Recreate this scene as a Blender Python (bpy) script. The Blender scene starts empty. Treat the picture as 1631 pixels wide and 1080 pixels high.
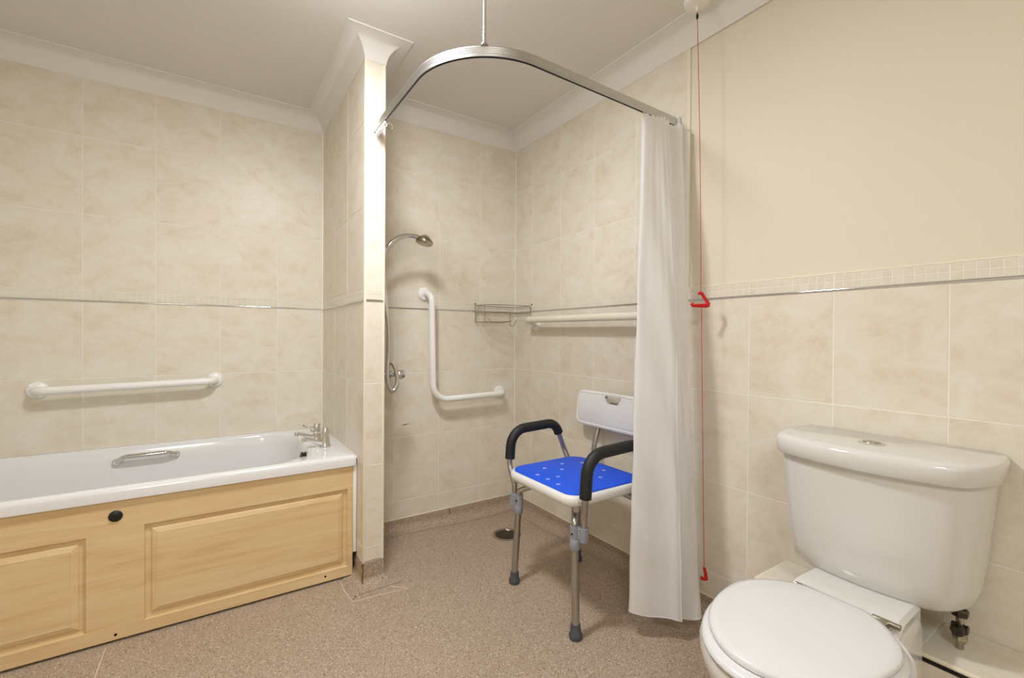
import bpy, bmesh, math, random
from mathutils import Vector, Matrix
random.seed(7)
PI = math.pi
sc = bpy.context.scene
C = sc.collection

# ------------------------------------------------------------ camera, world, lights, exposure
F_PX = 721.28
cam_d = bpy.data.cameras.new('camera')
cam_d.sensor_fit = 'HORIZONTAL'
cam_d.sensor_width = 36.0
cam_d.lens = F_PX * 36.0 / 1631.0
cam_d.clip_start = 0.02
cam = bpy.data.objects.new('camera', cam_d)
C.objects.link(cam)
R_ = Vector((0.83461373, -0.55080035, 0.00623679))
F_ = Vector((0.55083343, 0.83458906, -0.00660578))
U_ = Vector((-0.00156669, 0.0089487, 0.99995873))
m = Matrix(((R_.x, U_.x, -F_.x), (R_.y, U_.y, -F_.y), (R_.z, U_.z, -F_.z)))
cam.matrix_world = Matrix.Translation((0, 0, 1.0146)) @ m.to_4x4()
sc.camera = cam

world = bpy.data.worlds.new('world')
sc.world = world
world.use_nodes = True
world.node_tree.nodes['Background'].inputs[0].default_value = (0.9, 0.93, 1.0, 1)
world.node_tree.nodes['Background'].inputs[1].default_value = 0.05

LAMP = (0.30, 1.26, 2.10)


def area_light(name, loc, power, size, col, target=None):
    d = bpy.data.lights.new(name, 'AREA')
    d.shape = 'DISK'
    d.size = size
    d.energy = power
    d.color = col
    o = bpy.data.objects.new(name, d)
    C.objects.link(o)
    o.location = loc
    if target:
        o.rotation_euler = (Vector(target) - Vector(loc)).to_track_quat('-Z', 'Y').to_euler()
    return o


pl = bpy.data.lights.new('ceiling_bulb', 'POINT')
pl.energy = 7
pl.shadow_soft_size = 0.10
pl.color = (0.955, 0.97, 1.0)
plo = bpy.data.objects.new('ceiling_bulb', pl)
plo.location = LAMP
C.objects.link(plo)
area_light('ceiling_lamp_disc', (LAMP[0], LAMP[1], 2.13), 12.3, 0.24, (0.955, 0.97, 1.0))
area_light('added_fill_behind', (-0.35, -0.75, 2.16), 14, 0.5, (0.985, 0.985, 1.0))  # unseen fill light added behind the camera, no fixture

sc.view_settings.view_transform = 'Standard'
sc.view_settings.look = 'None'
sc.view_settings.gamma = 1
sc.view_settings.use_curve_mapping = False
sc.view_settings.exposure = 0.56

# ------------------------------------------------------------ helpers
ORG = {}


def srgb(h):
    r = []
    for i in (0, 2, 4):
        c = int(h[i:i + 2], 16) / 255
        r.append(c / 12.92 if c <= 0.04045 else ((c + 0.055) / 1.055) ** 2.4)
    return (r[0], r[1], r[2], 1)


def principled(name):
    mt = bpy.data.materials.new(name)
    mt.use_nodes = True
    nt = mt.node_tree
    return mt, nt, nt.nodes['Principled BSDF']


def simple(name, col, rough=0.5, metal=0.0, bump=0.0, bscale=200, coat=0.0, var=0.03, spec=0.5):
    """procedural material: colour with a slight noise variation and fine relief"""
    mt, nt, b = principled(name)
    tc = nt.nodes.new('ShaderNodeTexCoord')
    n = nt.nodes.new('ShaderNodeTexNoise')
    n.inputs['Scale'].default_value = bscale if bump else 6
    n.inputs['Detail'].default_value = 3
    nt.links.new(tc.outputs['Object'], n.inputs['Vector'])
    mx = nt.nodes.new('ShaderNodeMix')
    mx.data_type = 'RGBA'
    c = srgb(col)
    mx.inputs[6].default_value = tuple(max(0, x * (1 - var)) for x in c[:3]) + (1,)
    mx.inputs[7].default_value = tuple(min(1, x * (1 + var)) for x in c[:3]) + (1,)
    nt.links.new(n.outputs['Fac'], mx.inputs[0])
    nt.links.new(mx.outputs[2], b.inputs['Base Color'])
    b.inputs['Roughness'].default_value = rough
    b.inputs['Metallic'].default_value = metal
    b.inputs['Specular IOR Level'].default_value = spec
    b.inputs['Coat Weight'].default_value = coat
    if bump:
        bp = nt.nodes.new('ShaderNodeBump')
        bp.inputs['Strength'].default_value = bump
        bp.inputs['Distance'].default_value = 0.001
        nt.links.new(n.outputs['Fac'], bp.inputs['Height'])
        nt.links.new(bp.outputs[0], b.inputs['Normal'])
    return mt


def tile_material(name, c_lo, c_mid, c_hi, rough=0.22):
    mt, nt, b = principled(name)
    N, L = nt.nodes, nt.links
    tc = N.new('ShaderNodeTexCoord')
    oi = N.new('ShaderNodeObjectInfo')
    mul = N.new('ShaderNodeMath'); mul.operation = 'MULTIPLY'; mul.inputs[1].default_value = 53.0
    L.new(oi.outputs['Random'], mul.inputs[0])

    def noise(scale, detail, rough_, stretch=(1, 1, 1)):
        mp = N.new('ShaderNodeMapping')
        mp.inputs['Scale'].default_value = stretch
        L.new(tc.outputs['Object'], mp.inputs['Vector'])
        n = N.new('ShaderNodeTexNoise')
        n.noise_dimensions = '4D'
        n.inputs['Scale'].default_value = scale
        n.inputs['Detail'].default_value = detail
        n.inputs['Roughness'].default_value = rough_
        n.inputs['Distortion'].default_value = 0.6
        L.new(mp.outputs[0], n.inputs['Vector'])
        L.new(mul.outputs[0], n.inputs['W'])
        return n
    a = noise(8, 8, 0.66, (1, 1, 1.4))
    f = noise(38, 5, 0.7)
    ad = N.new('ShaderNodeMath'); ad.operation = 'MULTIPLY_ADD'; ad.inputs[1].default_value = 0.35
    L.new(f.outputs['Fac'], ad.inputs[0]); L.new(a.outputs['Fac'], ad.inputs[2])
    rp = N.new('ShaderNodeValToRGB')
    e = rp.color_ramp.elements
    e[0].position = 0.42; e[0].color = srgb(c_lo)
    e[1].position = 0.88; e[1].color = srgb(c_hi)
    q = e.new(0.64); q.color = srgb(c_mid)
    L.new(ad.outputs[0], rp.inputs[0])
    L.new(rp.outputs[0], b.inputs['Base Color'])
    b.inputs['Roughness'].default_value = rough
    b.inputs['Specular IOR Level'].default_value = 0.32
    bp = N.new('ShaderNodeBump'); bp.inputs['Strength'].default_value = 0.35; bp.inputs['Distance'].default_value = 0.0012
    L.new(ad.outputs[0], bp.inputs['Height'])
    L.new(bp.outputs[0], b.inputs['Normal'])
    return mt


M = {}
M['tile'] = tile_material('cream_stone_tile', 'D9CBB3', 'E4DBCA', 'EAE5DA', 0.37)
M['mosaic'] = tile_material('mosaic_border', 'DAD0BD', 'E2DACA', 'E9E3D7', 0.3)
M['grout'] = simple('grout', 'F1ECE1', 0.8, bump=0.2, bscale=400)
M['sealant'] = simple('sealant', 'F4F1E8', 0.35)
M['edge'] = simple('plastic_edge_trim', 'EFE7D2', 0.35)
M['paint'] = simple('cream_paint', 'E5DDCA', 0.85, bump=0.08, bscale=300)
M['ceiling'] = simple('ceiling_paint', 'E7E3DD', 0.9, bump=0.06, bscale=250)
M['cornice'] = simple('cornice_white', 'EAE7E2', 0.75)
M['ceramic'] = simple('white_ceramic', 'DDDCD8', 0.09, coat=0.3, var=0.01)
M['acrylic'] = simple('white_acrylic', 'E6E6E6', 0.12, coat=0.3, var=0.01)
M['seatplastic'] = simple('toilet_seat_plastic', 'E2E2E3', 0.18, var=0.01)
M['chrome'] = simple('chrome', 'D8D8D8', 0.07, 1.0)
M['chrome_worn'] = simple('limescaled_chrome', 'AFA794', 0.22, 1.0, bump=0.15, bscale=90, var=0.12)
M['dark_metal'] = simple('dark_metal', '4A453C', 0.35, 0.9)
M['alu'] = simple('anodised_aluminium', 'B4B2AE', 0.30, 1.0)
M['rail'] = simple('curtain_rail_aluminium', 'C8C8C8', 0.33, 1.0)
M['black'] = simple('black_plastic', '101010', 0.4)
M['foam'] = simple('black_foam', '151516', 0.55, bump=0.3, bscale=700)
M['rubber'] = simple('grey_rubber', '4A4C52', 0.6)
M['clamp'] = simple('grey_plastic', '8F929A', 0.45)
M['whitebar'] = simple('white_powder_coat', 'F4F3EE', 0.22, var=0.01)
M['creambar'] = simple('ivory_powder_coat', 'ECE9D8', 0.25, var=0.01)
M['chairwhite'] = simple('white_hdpe', 'E8E7E3', 0.35, bump=0.12, bscale=500)
M['blue'] = simple('blue_eva_foam', '0B55E6', 0.55, bump=0.35, bscale=600, var=0.06)
M['holewhite'] = simple('pad_hole_light', 'D8E2F6', 0.5)
M['red'] = simple('red_plastic', 'CC1210', 0.3)
M['clear'] = simple('clear_white_plastic', 'EEF0F0', 0.2)
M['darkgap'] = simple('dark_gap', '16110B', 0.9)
M['weld'] = simple('vinyl_weld', 'D9C6AC', 0.5)
M['crack'] = simple('peeled_adhesive', '7D5A25', 0.8)


def wood_material():
    mt, nt, b = principled('light_maple_laminate')
    N, L = nt.nodes, nt.links
    tc = N.new('ShaderNodeTexCoord')
    mp = N.new('ShaderNodeMapping'); mp.inputs['Scale'].default_value = (1.3, 8, 17)
    L.new(tc.outputs['Object'], mp.inputs[0])
    n = N.new('ShaderNodeTexNoise'); n.inputs['Scale'].default_value = 1.6; n.inputs['Detail'].default_value = 5
    n.inputs['Roughness'].default_value = 0.55; n.inputs['Distortion'].default_value = 0.9
    L.new(mp.outputs[0], n.inputs['Vector'])
    mp2 = N.new('ShaderNodeMapping'); mp2.inputs['Scale'].default_value = (6, 60, 150)
    L.new(tc.outputs['Object'], mp2.inputs[0])
    n2 = N.new('ShaderNodeTexNoise'); n2.inputs['Scale'].default_value = 1.5; n2.inputs['Detail'].default_value = 3
    L.new(mp2.outputs[0], n2.inputs['Vector'])
    ad = N.new('ShaderNodeMath'); ad.operation = 'MULTIPLY_ADD'; ad.inputs[1].default_value = 0.3
    L.new(n2.outputs['Fac'], ad.inputs[0]); L.new(n.outputs['Fac'], ad.inputs[2])
    rp = N.new('ShaderNodeValToRGB')
    e = rp.color_ramp.elements
    e[0].position = 0.42; e[0].color = srgb('D6B582')
    e[1].position = 0.90; e[1].color = srgb('E8D0A3')
    q = e.new(0.62); q.color = srgb('E0C394')
    L.new(ad.outputs[0], rp.inputs[0]); L.new(rp.outputs[0], b.inputs['Base Color'])
    b.inputs['Roughness'].default_value = 0.38
    return mt


M['wood'] = wood_material()


def vinyl_material():
    mt, nt, b = principled('speckled_safety_vinyl')
    N, L = nt.nodes, nt.links
    tc = N.new('ShaderNodeTexCoord')
    gm = N.new('ShaderNodeNewGeometry')
    big = N.new('ShaderNodeTexNoise'); big.inputs['Scale'].default_value = 3.0; big.inputs['Detail'].default_value = 3
    L.new(gm.outputs['Position'], big.inputs['Vector'])
    base = N.new('ShaderNodeMix'); base.data_type = 'RGBA'
    base.inputs[6].default_value = srgb('A59280'); base.inputs[7].default_value = srgb('AE9C89')
    L.new(big.outputs['Fac'], base.inputs[0])
    prev = base.outputs[2]
    for scale, thr, col, seed in ((240, 0.80, 'DDCFBB', 0), (210, 0.80, '705840', 5), (380, 0.72, 'C4B19A', 9), (400, 0.76, '866F58', 14)):
        mp = N.new('ShaderNodeMapping'); mp.inputs['Location'].default_value = (seed * 1.37, seed * 0.71, seed)
        L.new(gm.outputs['Position'], mp.inputs[0])
        v = N.new('ShaderNodeTexVoronoi'); v.inputs['Scale'].default_value = scale
        L.new(mp.outputs[0], v.inputs['Vector'])
        sep = N.new('ShaderNodeSeparateColor')
        L.new(v.outputs['Color'], sep.inputs[0])
        gt = N.new('ShaderNodeMath'); gt.operation = 'GREATER_THAN'; gt.inputs[1].default_value = thr
        L.new(sep.outputs[0], gt.inputs[0])
        lt = N.new('ShaderNodeMath'); lt.operation = 'LESS_THAN'; lt.inputs[1].default_value = 0.42
        L.new(v.outputs['Distance'], lt.inputs[0])
        an = N.new('ShaderNodeMath'); an.operation = 'MULTIPLY'
        L.new(gt.outputs[0], an.inputs[0]); L.new(lt.outputs[0], an.inputs[1])
        mx = N.new('ShaderNodeMix'); mx.data_type = 'RGBA'
        mx.inputs[7].default_value = srgb(col)
        L.new(an.outputs[0], mx.inputs[0]); L.new(prev, mx.inputs[6])
        prev = mx.outputs[2]
    L.new(prev, b.inputs['Base Color'])
    b.inputs['Roughness'].default_value = 0.5
    bn = N.new('ShaderNodeTexNoise'); bn.inputs['Scale'].default_value = 260
    L.new(gm.outputs['Position'], bn.inputs['Vector'])
    bp = N.new('ShaderNodeBump'); bp.inputs['Strength'].default_value = 0.25; bp.inputs['Distance'].default_value = 0.001
    L.new(bn.outputs['Fac'], bp.inputs['Height']); L.new(bp.outputs[0], b.inputs['Normal'])
    return mt


M['vinyl'] = vinyl_material()


def curtain_material():
    mt, nt, b = principled('white_polyester')
    N, L = nt.nodes, nt.links
    tc = N.new('ShaderNodeTexCoord')
    w = N.new('ShaderNodeTexNoise'); w.inputs['Scale'].default_value = 14; w.inputs['Detail'].default_value = 4
    L.new(tc.outputs['Object'], w.inputs['Vector'])
    bp = N.new('ShaderNodeBump'); bp.inputs['Strength'].default_value = 0.12; bp.inputs['Distance'].default_value = 0.01
    L.new(w.outputs['Fac'], bp.inputs['Height'])
    b.inputs['Base Color'].default_value = srgb('F8F8F8')
    b.inputs['Roughness'].default_value = 0.45
    b.inputs['Sheen Weight'].default_value = 0.15
    L.new(bp.outputs[0], b.inputs['Normal'])
    tr = N.new('ShaderNodeBsdfTranslucent'); tr.inputs[0].default_value = srgb('F7F5F3')
    mx = N.new('ShaderNodeMixShader'); mx.inputs[0].default_value = 0.42
    L.new(b.outputs[0], mx.inputs[1]); L.new(tr.outputs[0], mx.inputs[2])
    L.new(mx.outputs[0], nt.nodes['Material Output'].inputs[0])
    return mt


M['curtain'] = curtain_material()


def emission(name, col, s):
    mt, nt, b = principled(name)
    b.inputs['Base Color'].default_value = srgb('F8F8F4')
    b.inputs['Emission Color'].default_value = srgb(col)
    b.inputs['Emission Strength'].default_value = s
    return mt


# ---- geometry accumulators: G collects verts and faces in world coordinates
class G:
    def __init__(s):
        s.v = []; s.f = []

    def add(s, vs, fs):
        k = len(s.v)
        s.v += [tuple(x) for x in vs]
        s.f += [tuple(i + k for i in f) for f in fs]
        return s

    def box(s, x0, x1, y0, y1, z0, z1, bev=0.0, seg=2, mat=None):
        bm = bmesh.new()
        bmesh.ops.create_cube(bm, size=1)
        for v in bm.verts:
            v.co = Vector(((x0 + x1) / 2 + v.co.x * (x1 - x0), (y0 + y1) / 2 + v.co.y * (y1 - y0), (z0 + z1) / 2 + v.co.z * (z1 - z0)))
        if bev > 0:
            bmesh.ops.bevel(bm, geom=bm.edges[:], offset=bev, segments=seg, affect='EDGES', profile=0.5)
        if mat is not None:
            bm.transform(mat)
        bm.verts.index_update()
        s.add([v.co[:] for v in bm.verts], [[v.index for v in f.verts] for f in bm.faces])
        bm.free()
        return s

    def loft(s, rings, closed=True, cap0=True, cap1=True):
        n = len(rings[0]); vs = [p for r in rings for p in r]; fs = []
        for i in range(len(rings) - 1):
            for j in range(n if closed else n - 1):
                a = i * n + j; b = i * n + (j + 1) % n
                fs.append((a, b, b + n, a + n))
        if cap0: fs.append(tuple(reversed(range(n))))
        if cap1: fs.append(tuple(range((len(rings) - 1) * n, len(rings) * n)))
        return s.add(vs, fs)

    def tube(s, pts, r, n=12, cap=True, scale_y=1.0):
        pts = [Vector(p) for p in pts]
        rs = r if isinstance(r, (list, tuple)) else [r] * len(pts)
        rings = []
        t0 = (pts[1] - pts[0]).normalized()
        up = Vector((0, 0, 1)) if abs(t0.z) < 0.9 else Vector((1, 0, 0))
        nrm = (up - t0 * up.dot(t0)).normalized()
        for i, p in enumerate(pts):
            if i == 0: t = t0
            elif i == len(pts) - 1: t = (pts[i] - pts[i - 1]).normalized()
            else: t = ((pts[i + 1] - pts[i]).normalized() + (pts[i] - pts[i - 1]).normalized()).normalized()
            nrm = (nrm - t * nrm.dot(t)).normalized()
            bn = t.cross(nrm)
            rings.append([p + (nrm * math.cos(2 * PI * k / n) * scale_y + bn * math.sin(2 * PI * k / n)) * rs[i] for k in range(n)])
        return s.loft(rings, True, cap, cap)

    def lathe(s, prof, loc, axis=(0, 0, 1), n=24, cap0=True, cap1=True):
        q = Vector((0, 0, 1)).rotation_difference(Vector(axis).normalized())
        rings = [[Vector(loc) + q @ Vector((r * math.cos(2 * PI * k / n), r * math.sin(2 * PI * k / n), h)) for k in range(n)] for r, h in prof]
        return s.loft(rings, True, cap0, cap1)


def arc_path(pts, r, seg=8):
    """polyline with rounded corners of radius r"""
    P = [Vector(p) for p in pts]
    out = [P[0]]
    for i in range(1, len(P) - 1):
        a, b, c = P[i - 1], P[i], P[i + 1]
        d1 = (a - b).normalized(); d2 = (c - b).normalized()
        ang = d1.angle(d2)
        rr = r[i - 1] if isinstance(r, (list, tuple)) else r
        t = rr / math.tan(ang / 2)
        t = min(t, (a - b).length * 0.49 if i > 1 else (a - b).length * 0.98, (c - b).length * 0.49 if i < len(P) - 2 else (c - b).length * 0.98)
        rr = t * math.tan(ang / 2)
        p1 = b + d1 * t
        ctr = b + (d1 + d2).normalized() * (rr / math.sin(ang / 2))
        v1 = p1 - ctr; v2 = (b + d2 * t) - ctr
        for k in range(seg + 1):
            u = k / seg
            tot = v1.angle(v2)
            w = (v1 * math.sin((1 - u) * tot) + v2 * math.sin(u * tot)) / math.sin(tot)
            out.append(ctr + w)
    out.append(P[-1])
    return out


def link(o, parent, org):
    C.objects.link(o)
    ORG[o] = Vector(org)
    if parent is not None:
        o.parent = parent
        o.location = Vector(org) - ORG[parent]
    else:
        o.location = org
    return o


def obj(name, g, mat, parent=None, smooth=True, angle=40):
    vs = [Vector(v) for v in g.v]
    lo = Vector([min(v[i] for v in vs) for i in range(3)]); hi = Vector([max(v[i] for v in vs) for i in range(3)])
    c = Vector(((lo.x + hi.x) / 2, (lo.y + hi.y) / 2, lo.z))
    me = bpy.data.meshes.new(name)
    me.from_pydata([v - c for v in vs], [], g.f)
    bm = bmesh.new(); bm.from_mesh(me)
    bmesh.ops.recalc_face_normals(bm, faces=bm.faces[:])
    if smooth:
        for f in bm.faces: f.smooth = True
        ca = math.radians(angle)
        for e in bm.edges:
            if len(e.link_faces) == 2 and e.link_faces[0].normal.length > 0 and e.link_faces[1].normal.length > 0:
                if e.link_faces[0].normal.angle(e.link_faces[1].normal) > ca: e.smooth = False
    bm.to_mesh(me); bm.free()
    me.materials.append(mat)
    o = bpy.data.objects.new(name, me)
    return link(o, parent, c)


def tag(o, label, cat, group=None, kind=None):
    o['label'] = label; o['category'] = cat
    if group: o['group'] = group
    if kind: o['kind'] = kind
    return o


def thing(name, label, cat, loc, group=None):
    o = bpy.data.objects.new(name, None)
    o.empty_display_size = 0.05
    link(o, None, loc)
    return tag(o, label, cat, group)


def struct(name, g, mat, smooth=False):
    o = obj(name, g, mat, None, smooth)
    o['kind'] = 'structure'
    return o


# ------------------------------------------------------------ room shell
XB, YB = 0.508, 2.6806       # bath alcove: partition left face, back wall tile face
YN = 1.853                   # free end of the partition
XS = 0.592                   # shower side of the partition
YS, XR = 2.283, 1.5294       # shower back wall, right wall tile faces
ZC = 2.205                   # ceiling
XL, YF = -1.20, -1.15        # left wall, wall behind the camera
TT = 0.006                   # tile thickness in front of the wall slab


def floor_z(x, y):
    d2 = (x - 1.28) ** 2 + (y - 2.02) ** 2
    return -0.028 * math.exp(-d2 / 0.13)


g = G()
nx, ny = 56, 80
xs = [XL - 0.1 + (1.63 - XL + 0.1) * i / nx for i in range(nx + 1)]
ys = [YF - 0.1 + (2.78 - YF + 0.1) * j / ny for j in range(ny + 1)]
top = [(x, y, floor_z(x, y)) for y in ys for x in xs]
fs = []
for j in range(ny):
    for i in range(nx):
        a = j * (nx + 1) + i
        fs.append((a, a + 1, a + nx + 2, a + nx + 1))
g.add(top, fs)
g.box(XL - 0.1, 1.63, YF - 0.1, 2.78, -0.14, -0.06)
floor = struct('floor', g, M['vinyl'], True)

ceiling = struct('ceiling', G().box(XL - 0.1, 1.63, YF - 0.1, 2.78, ZC, ZC + 0.08), M['ceiling'])
wall_left = struct('wall_left', G().box(XL - 0.1, XL, YF - 0.1, 2.78, -0.06, ZC), M['paint'])
wall_front = struct('wall_front', G().box(XL, 1.63, YF - 0.1, YF, -0.06, ZC), M['paint'])
wall_bath = struct('wall_bath', G().box(XL, XB + 0.005, YB + TT, 2.78, -0.06, ZC), M['paint'])
wall_partition = struct('wall_partition', G().box(XB + TT, XS - TT, YN + TT, 2.78, -0.06, ZC), M['paint'])
wall_shower = struct('wall_shower', G().box(XS - TT, XR + 0.1, YS + TT, 2.78, -0.06, ZC), M['paint'])
wall_right = struct('wall_right', G().box(XR + TT, XR + 0.1, YF, YS + TT, -0.06, ZC), M['paint'])
PAINTX = XR + TT

# ---- tiles: every tile is an object, meshes shared between alike pieces
tile_cache = {}


def tile_mesh(w, h, d, name='tile', mat='tile', ch=0.0007):
    key = (round(w, 4), round(h, 4), round(d, 4), name)
    if key in tile_cache: return tile_cache[key]
    a, b = w / 2, h / 2
    vs = [(-a, 0, -b), (a, 0, -b), (a, 0, b), (-a, 0, b)]           # back ring (against the wall)
    vs = [(x, d, z) for x, y, z in vs] + [(x, ch, z) for x, y, z in vs] + [(x * (1 - ch / a), 0, z * (1 - ch / b)) for x, y, z in vs]
    fs = [(8, 9, 10, 11), (3, 2, 1, 0)]
    for r in (0, 4):
        for k in range(4):
            fs.append((r + k, r + (k + 1) % 4, r + (k + 1) % 4 + 4, r + k + 4))
    me = bpy.data.meshes.new(name)
    me.from_pydata(vs, [], fs)
    bm = bmesh.new(); bm.from_mesh(me); bmesh.ops.recalc_face_normals(bm, faces=bm.faces[:]); bm.to_mesh(me); bm.free()
    me.materials.append(M[mat])
    tile_cache[key] = me
    return me


ROTS = {'-y': 0.0, '-x': -PI / 2, '+x': PI / 2}


def put_tile(wall, facing, plane, u0, u1, z0, z1, name='tile', mat='tile', d=TT - 0.0015, g_=0.0015, proud=0.0):
    """facing -y: u is x; facing -x / +x: u is y. g_ is half the joint"""
    w, h = abs(u1 - u0) - 2 * g_, (z1 - z0) - 2 * g_
    if w < 0.004 or h < 0.004: return None
    me = tile_mesh(w, h, d, name, mat)
    o = bpy.data.objects.new(name, me)
    u = (u0 + u1) / 2; z = (z0 + z1) / 2
    j = random.uniform(-0.0002, 0.0002) - proud
    if facing == '-y': loc = (u, plane + j, z)
    elif facing == '-x': loc = (plane + j, u, z)
    else: loc = (plane - j, u, z)
    o.rotation_euler = (random.uniform(-.0012, .0012), 0, ROTS[facing] + random.uniform(-.0012, .0012))
    return link(o, wall, loc)


ROWS = [(0.060, 0.1535), (0.1535, 0.4863), (0.4863, 0.8190), (0.8190, 1.1525), (1.2025, 1.5355), (1.5355, 1.8735), (1.8735, 2.132)]
Z_TRIM0, Z_TRIM1, Z_B1 = 1.1525, 1.1605, 1.2025


def grout(wall, facing, plane, u0, u1, z0, z1):
    t = TT - 0.0015
    if facing == '-y': b = (u0, u1, plane + 0.0008, plane + t + 0.001)
    elif facing == '-x': b = (plane + 0.0008, plane + t + 0.001, u0, u1)
    else: b = (plane - t - 0.001, plane - 0.0008, u0, u1)
    return obj('grout', G().box(b[0], b[1], b[2], b[3], z0, z1), M['grout'], wall, False)


def border_mesh(w):
    """mosaic border tile: flat body with two rows of raised little squares"""
    key = ('border', round(w, 4))
    if key in tile_cache: return tile_cache[key]
    g = G(); h = Z_B1 - Z_TRIM1
    g.box(-w / 2 + .0008, w / 2 - .0008, 0.0018, TT - 0.0015, -h / 2, h / 2)
    n = max(1, round(w / 0.023)); p = (w - .0016) / n
    for r, (za, zb) in enumerate(((-h / 2 + .001, -.0005), (.0015, h / 2 - .001))):
        for k in range(n):
            a = -w / 2 + .0008 + k * p
            g.box(a + .0009, a + p - .0009, 0.0, 0.0022, za, zb)
    me = bpy.data.meshes.new('border_tile'); me.from_pydata(g.v, [], g.f)
    bm = bmesh.new(); bm.from_mesh(me); bmesh.ops.recalc_face_normals(bm, faces=bm.faces[:]); bm.to_mesh(me); bm.free()
    me.materials.append(M['mosaic'])
    tile_cache[key] = me
    return me


def put_border(wall, facing, plane, u0, u1, split=False):
    w = abs(u1 - u0); z = (Z_TRIM1 + Z_B1) / 2; u = (u0 + u1) / 2
    loc = {'-y': (u, plane, z), '-x': (plane, u, z), '+x': (plane, u, z)}[facing]
    if not split:
        o = bpy.data.objects.new('border_tile', border_mesh(w))
        o.rotation_euler = (0, 0, ROTS[facing])
        return link(o, wall, loc)
    # near the camera the squares can be told apart: each one is a sub-part of its border tile (right wall only)
    h = Z_B1 - Z_TRIM1
    b = obj('border_tile', G().box(plane + .0018, plane + TT - .0015, u0 + .0008, u1 - .0008, Z_TRIM1, Z_B1), M['mosaic'], wall, False)
    n = round(w / 0.023); p = (w - .0016) / n
    for (za, zb) in ((Z_TRIM1 + .001, z - .0005), (z + .0015, Z_B1 - .001)):
        for k in range(n):
            a = u0 + .0008 + k * p
            me = tile_mesh(p - .0018, zb - za, .0022, 'mosaic_square', 'mosaic', 0.0005)
            o = bpy.data.objects.new('mosaic_square', me)
            o.rotation_euler = (0, 0, -PI / 2)
            link(o, b, (plane + random.uniform(0, .0003), a + p / 2, (za + zb) / 2))


def chrome_strip(wall, facing, plane, u0, u1):
    n = 8; r = 0.0038; zc = (Z_TRIM0 + Z_TRIM1) / 2
    prof = [(-0.0042 + 0.0042 * (1 - math.sin(PI * k / n)), r * math.cos(PI * k / n)) for k in range(n + 1)]
    prof = [(0.003, r)] + prof + [(0.003, -r)]
    def pt(u, d, z):
        return {'-y': (u, plane + d, zc + z), '-x': (plane + d, u, zc + z), '+x': (plane - d, u, zc + z)}[facing]
    g = G().loft([[pt(u0, d, z) for d, z in prof], [pt(u1, d, z) for d, z in prof]])
    return obj('chrome_trim', g, M['chrome'], wall, True, 50)


def tile_wall(wall, facing, plane, joints, zlo, zhi, split=False):
    for (z0, z1) in ROWS:
        a, b = max(z0, zlo), min(z1, zhi)
        if b - a < 0.01: continue
        for u0, u1 in zip(joints[:-1], joints[1:]):
            put_tile(wall, facing, plane, u0, u1, a, b)
    if zhi > Z_B1 - 0.001:
        for u0, u1 in zip(joints[:-1], joints[1:]):
            put_border(wall, facing, plane, u0, u1)
        chrome_strip(wall, facing, plane, joints[0], joints[-1])
    grout(wall, facing, plane, joints[0], joints[-1], zlo, zhi)


# bath back wall: joints at -0.475 + k*0.2525
tile_wall(wall_bath, '-y', YB, [XL, -0.98, -0.7275, -0.475, -0.2225, 0.03, 0.2825, XB - 0.001], 0.4863, 2.132)
# partition: bath side, end, shower side
tile_wall(wall_partition, '-x', XB, [YN + 0.008, 2.129, 2.3815, 2.634, YB], 0.09, 2.132)
tile_wall(wall_partition, '-y', YN, [XB + 0.008, XS - 0.008], 0.095, 2.132)
tile_wall(wall_partition, '+x', XS, [YN + 0.008, 2.03, YS], 0.06, 2.132)
# shower back wall
tile_wall(wall_shower, '-y', YS, [XS, 0.779, 1.0318, 1.2843, XR - 0.001], 0.060, 2.132)
# right wall: full height in the shower, dado height beyond
jr = [2.1093 - 0.2525 * k for k in range(0, 10)]       # 2.109 ... -0.163
tile_wall(wall_right, '-x', XR, sorted([YS - 0.001] + jr[:5]), 0.060, 2.132)
dado = sorted(jr[4:] + [-0.4155, -0.668])
for (z0, z1) in ROWS[:4]:
    for u0, u1 in zip(dado[:-1], dado[1:]):
        put_tile(wall_right, '-x', XR, u0, u1, z0, z1)
for u0, u1 in zip(dado[:-1], dado[1:]):
    put_border(wall_right, '-x', XR, u0, u1, split=(0.05 < u1 and u0 < 0.9))
chrome_strip(wall_right, '-x', XR, dado[0], dado[-1])
grout(wall_right, '-x', XR, dado[0], dado[-1], 0.06, Z_B1)
# cream bullnose on the dado and edge strip of the full-height tiling
obj('dado_edge_strip', G().box(XR - 0.0005, PAINTX + 0.001, dado[0], jr[4], Z_B1, Z_B1 + 0.0045, 0.001, 1), M['edge'], wall_right, False)
obj('edge_trim', G().box(XR - 0.001, PAINTX + 0.001, jr[4] - 0.016, jr[4], Z_B1 + 0.005, 2.135, 0.003, 2), M['edge'], wall_right)
# corner trims of the partition
for x0, x1 in ((XB - 0.001, XB + 0.0085), (XS - 0.0085, XS + 0.001)):
    obj('edge_trim', G().box(x0, x1, YN - 0.0012, YN + 0.0085, 0.085, 2.132, 0.0035, 3), M['edge'], wall_partition)
# white corner seals
obj('sealant', G().box(XB - 0.006, XB + 0.001, YB - 0.006, YB + 0.001, 0.49, 2.128, 0.0025, 2), M['sealant'], wall_bath)
obj('sealant', G().box(XR - 0.004, XR + 0.001, YS - 0.004, YS + 0.001, 0.055, 2.128, 0.0018, 2), M['sealant'], wall_shower)
# fixing stains and screw holes in the shower tiling
for (x, z) in ((0.822, 0.545), (0.838, 0.548)):
    obj('scuff_mark', G().box(x, x + 0.022, YS - 0.0006, YS + 0.001, z, z + 0.003), M['crack'], wall_shower, False)

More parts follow.
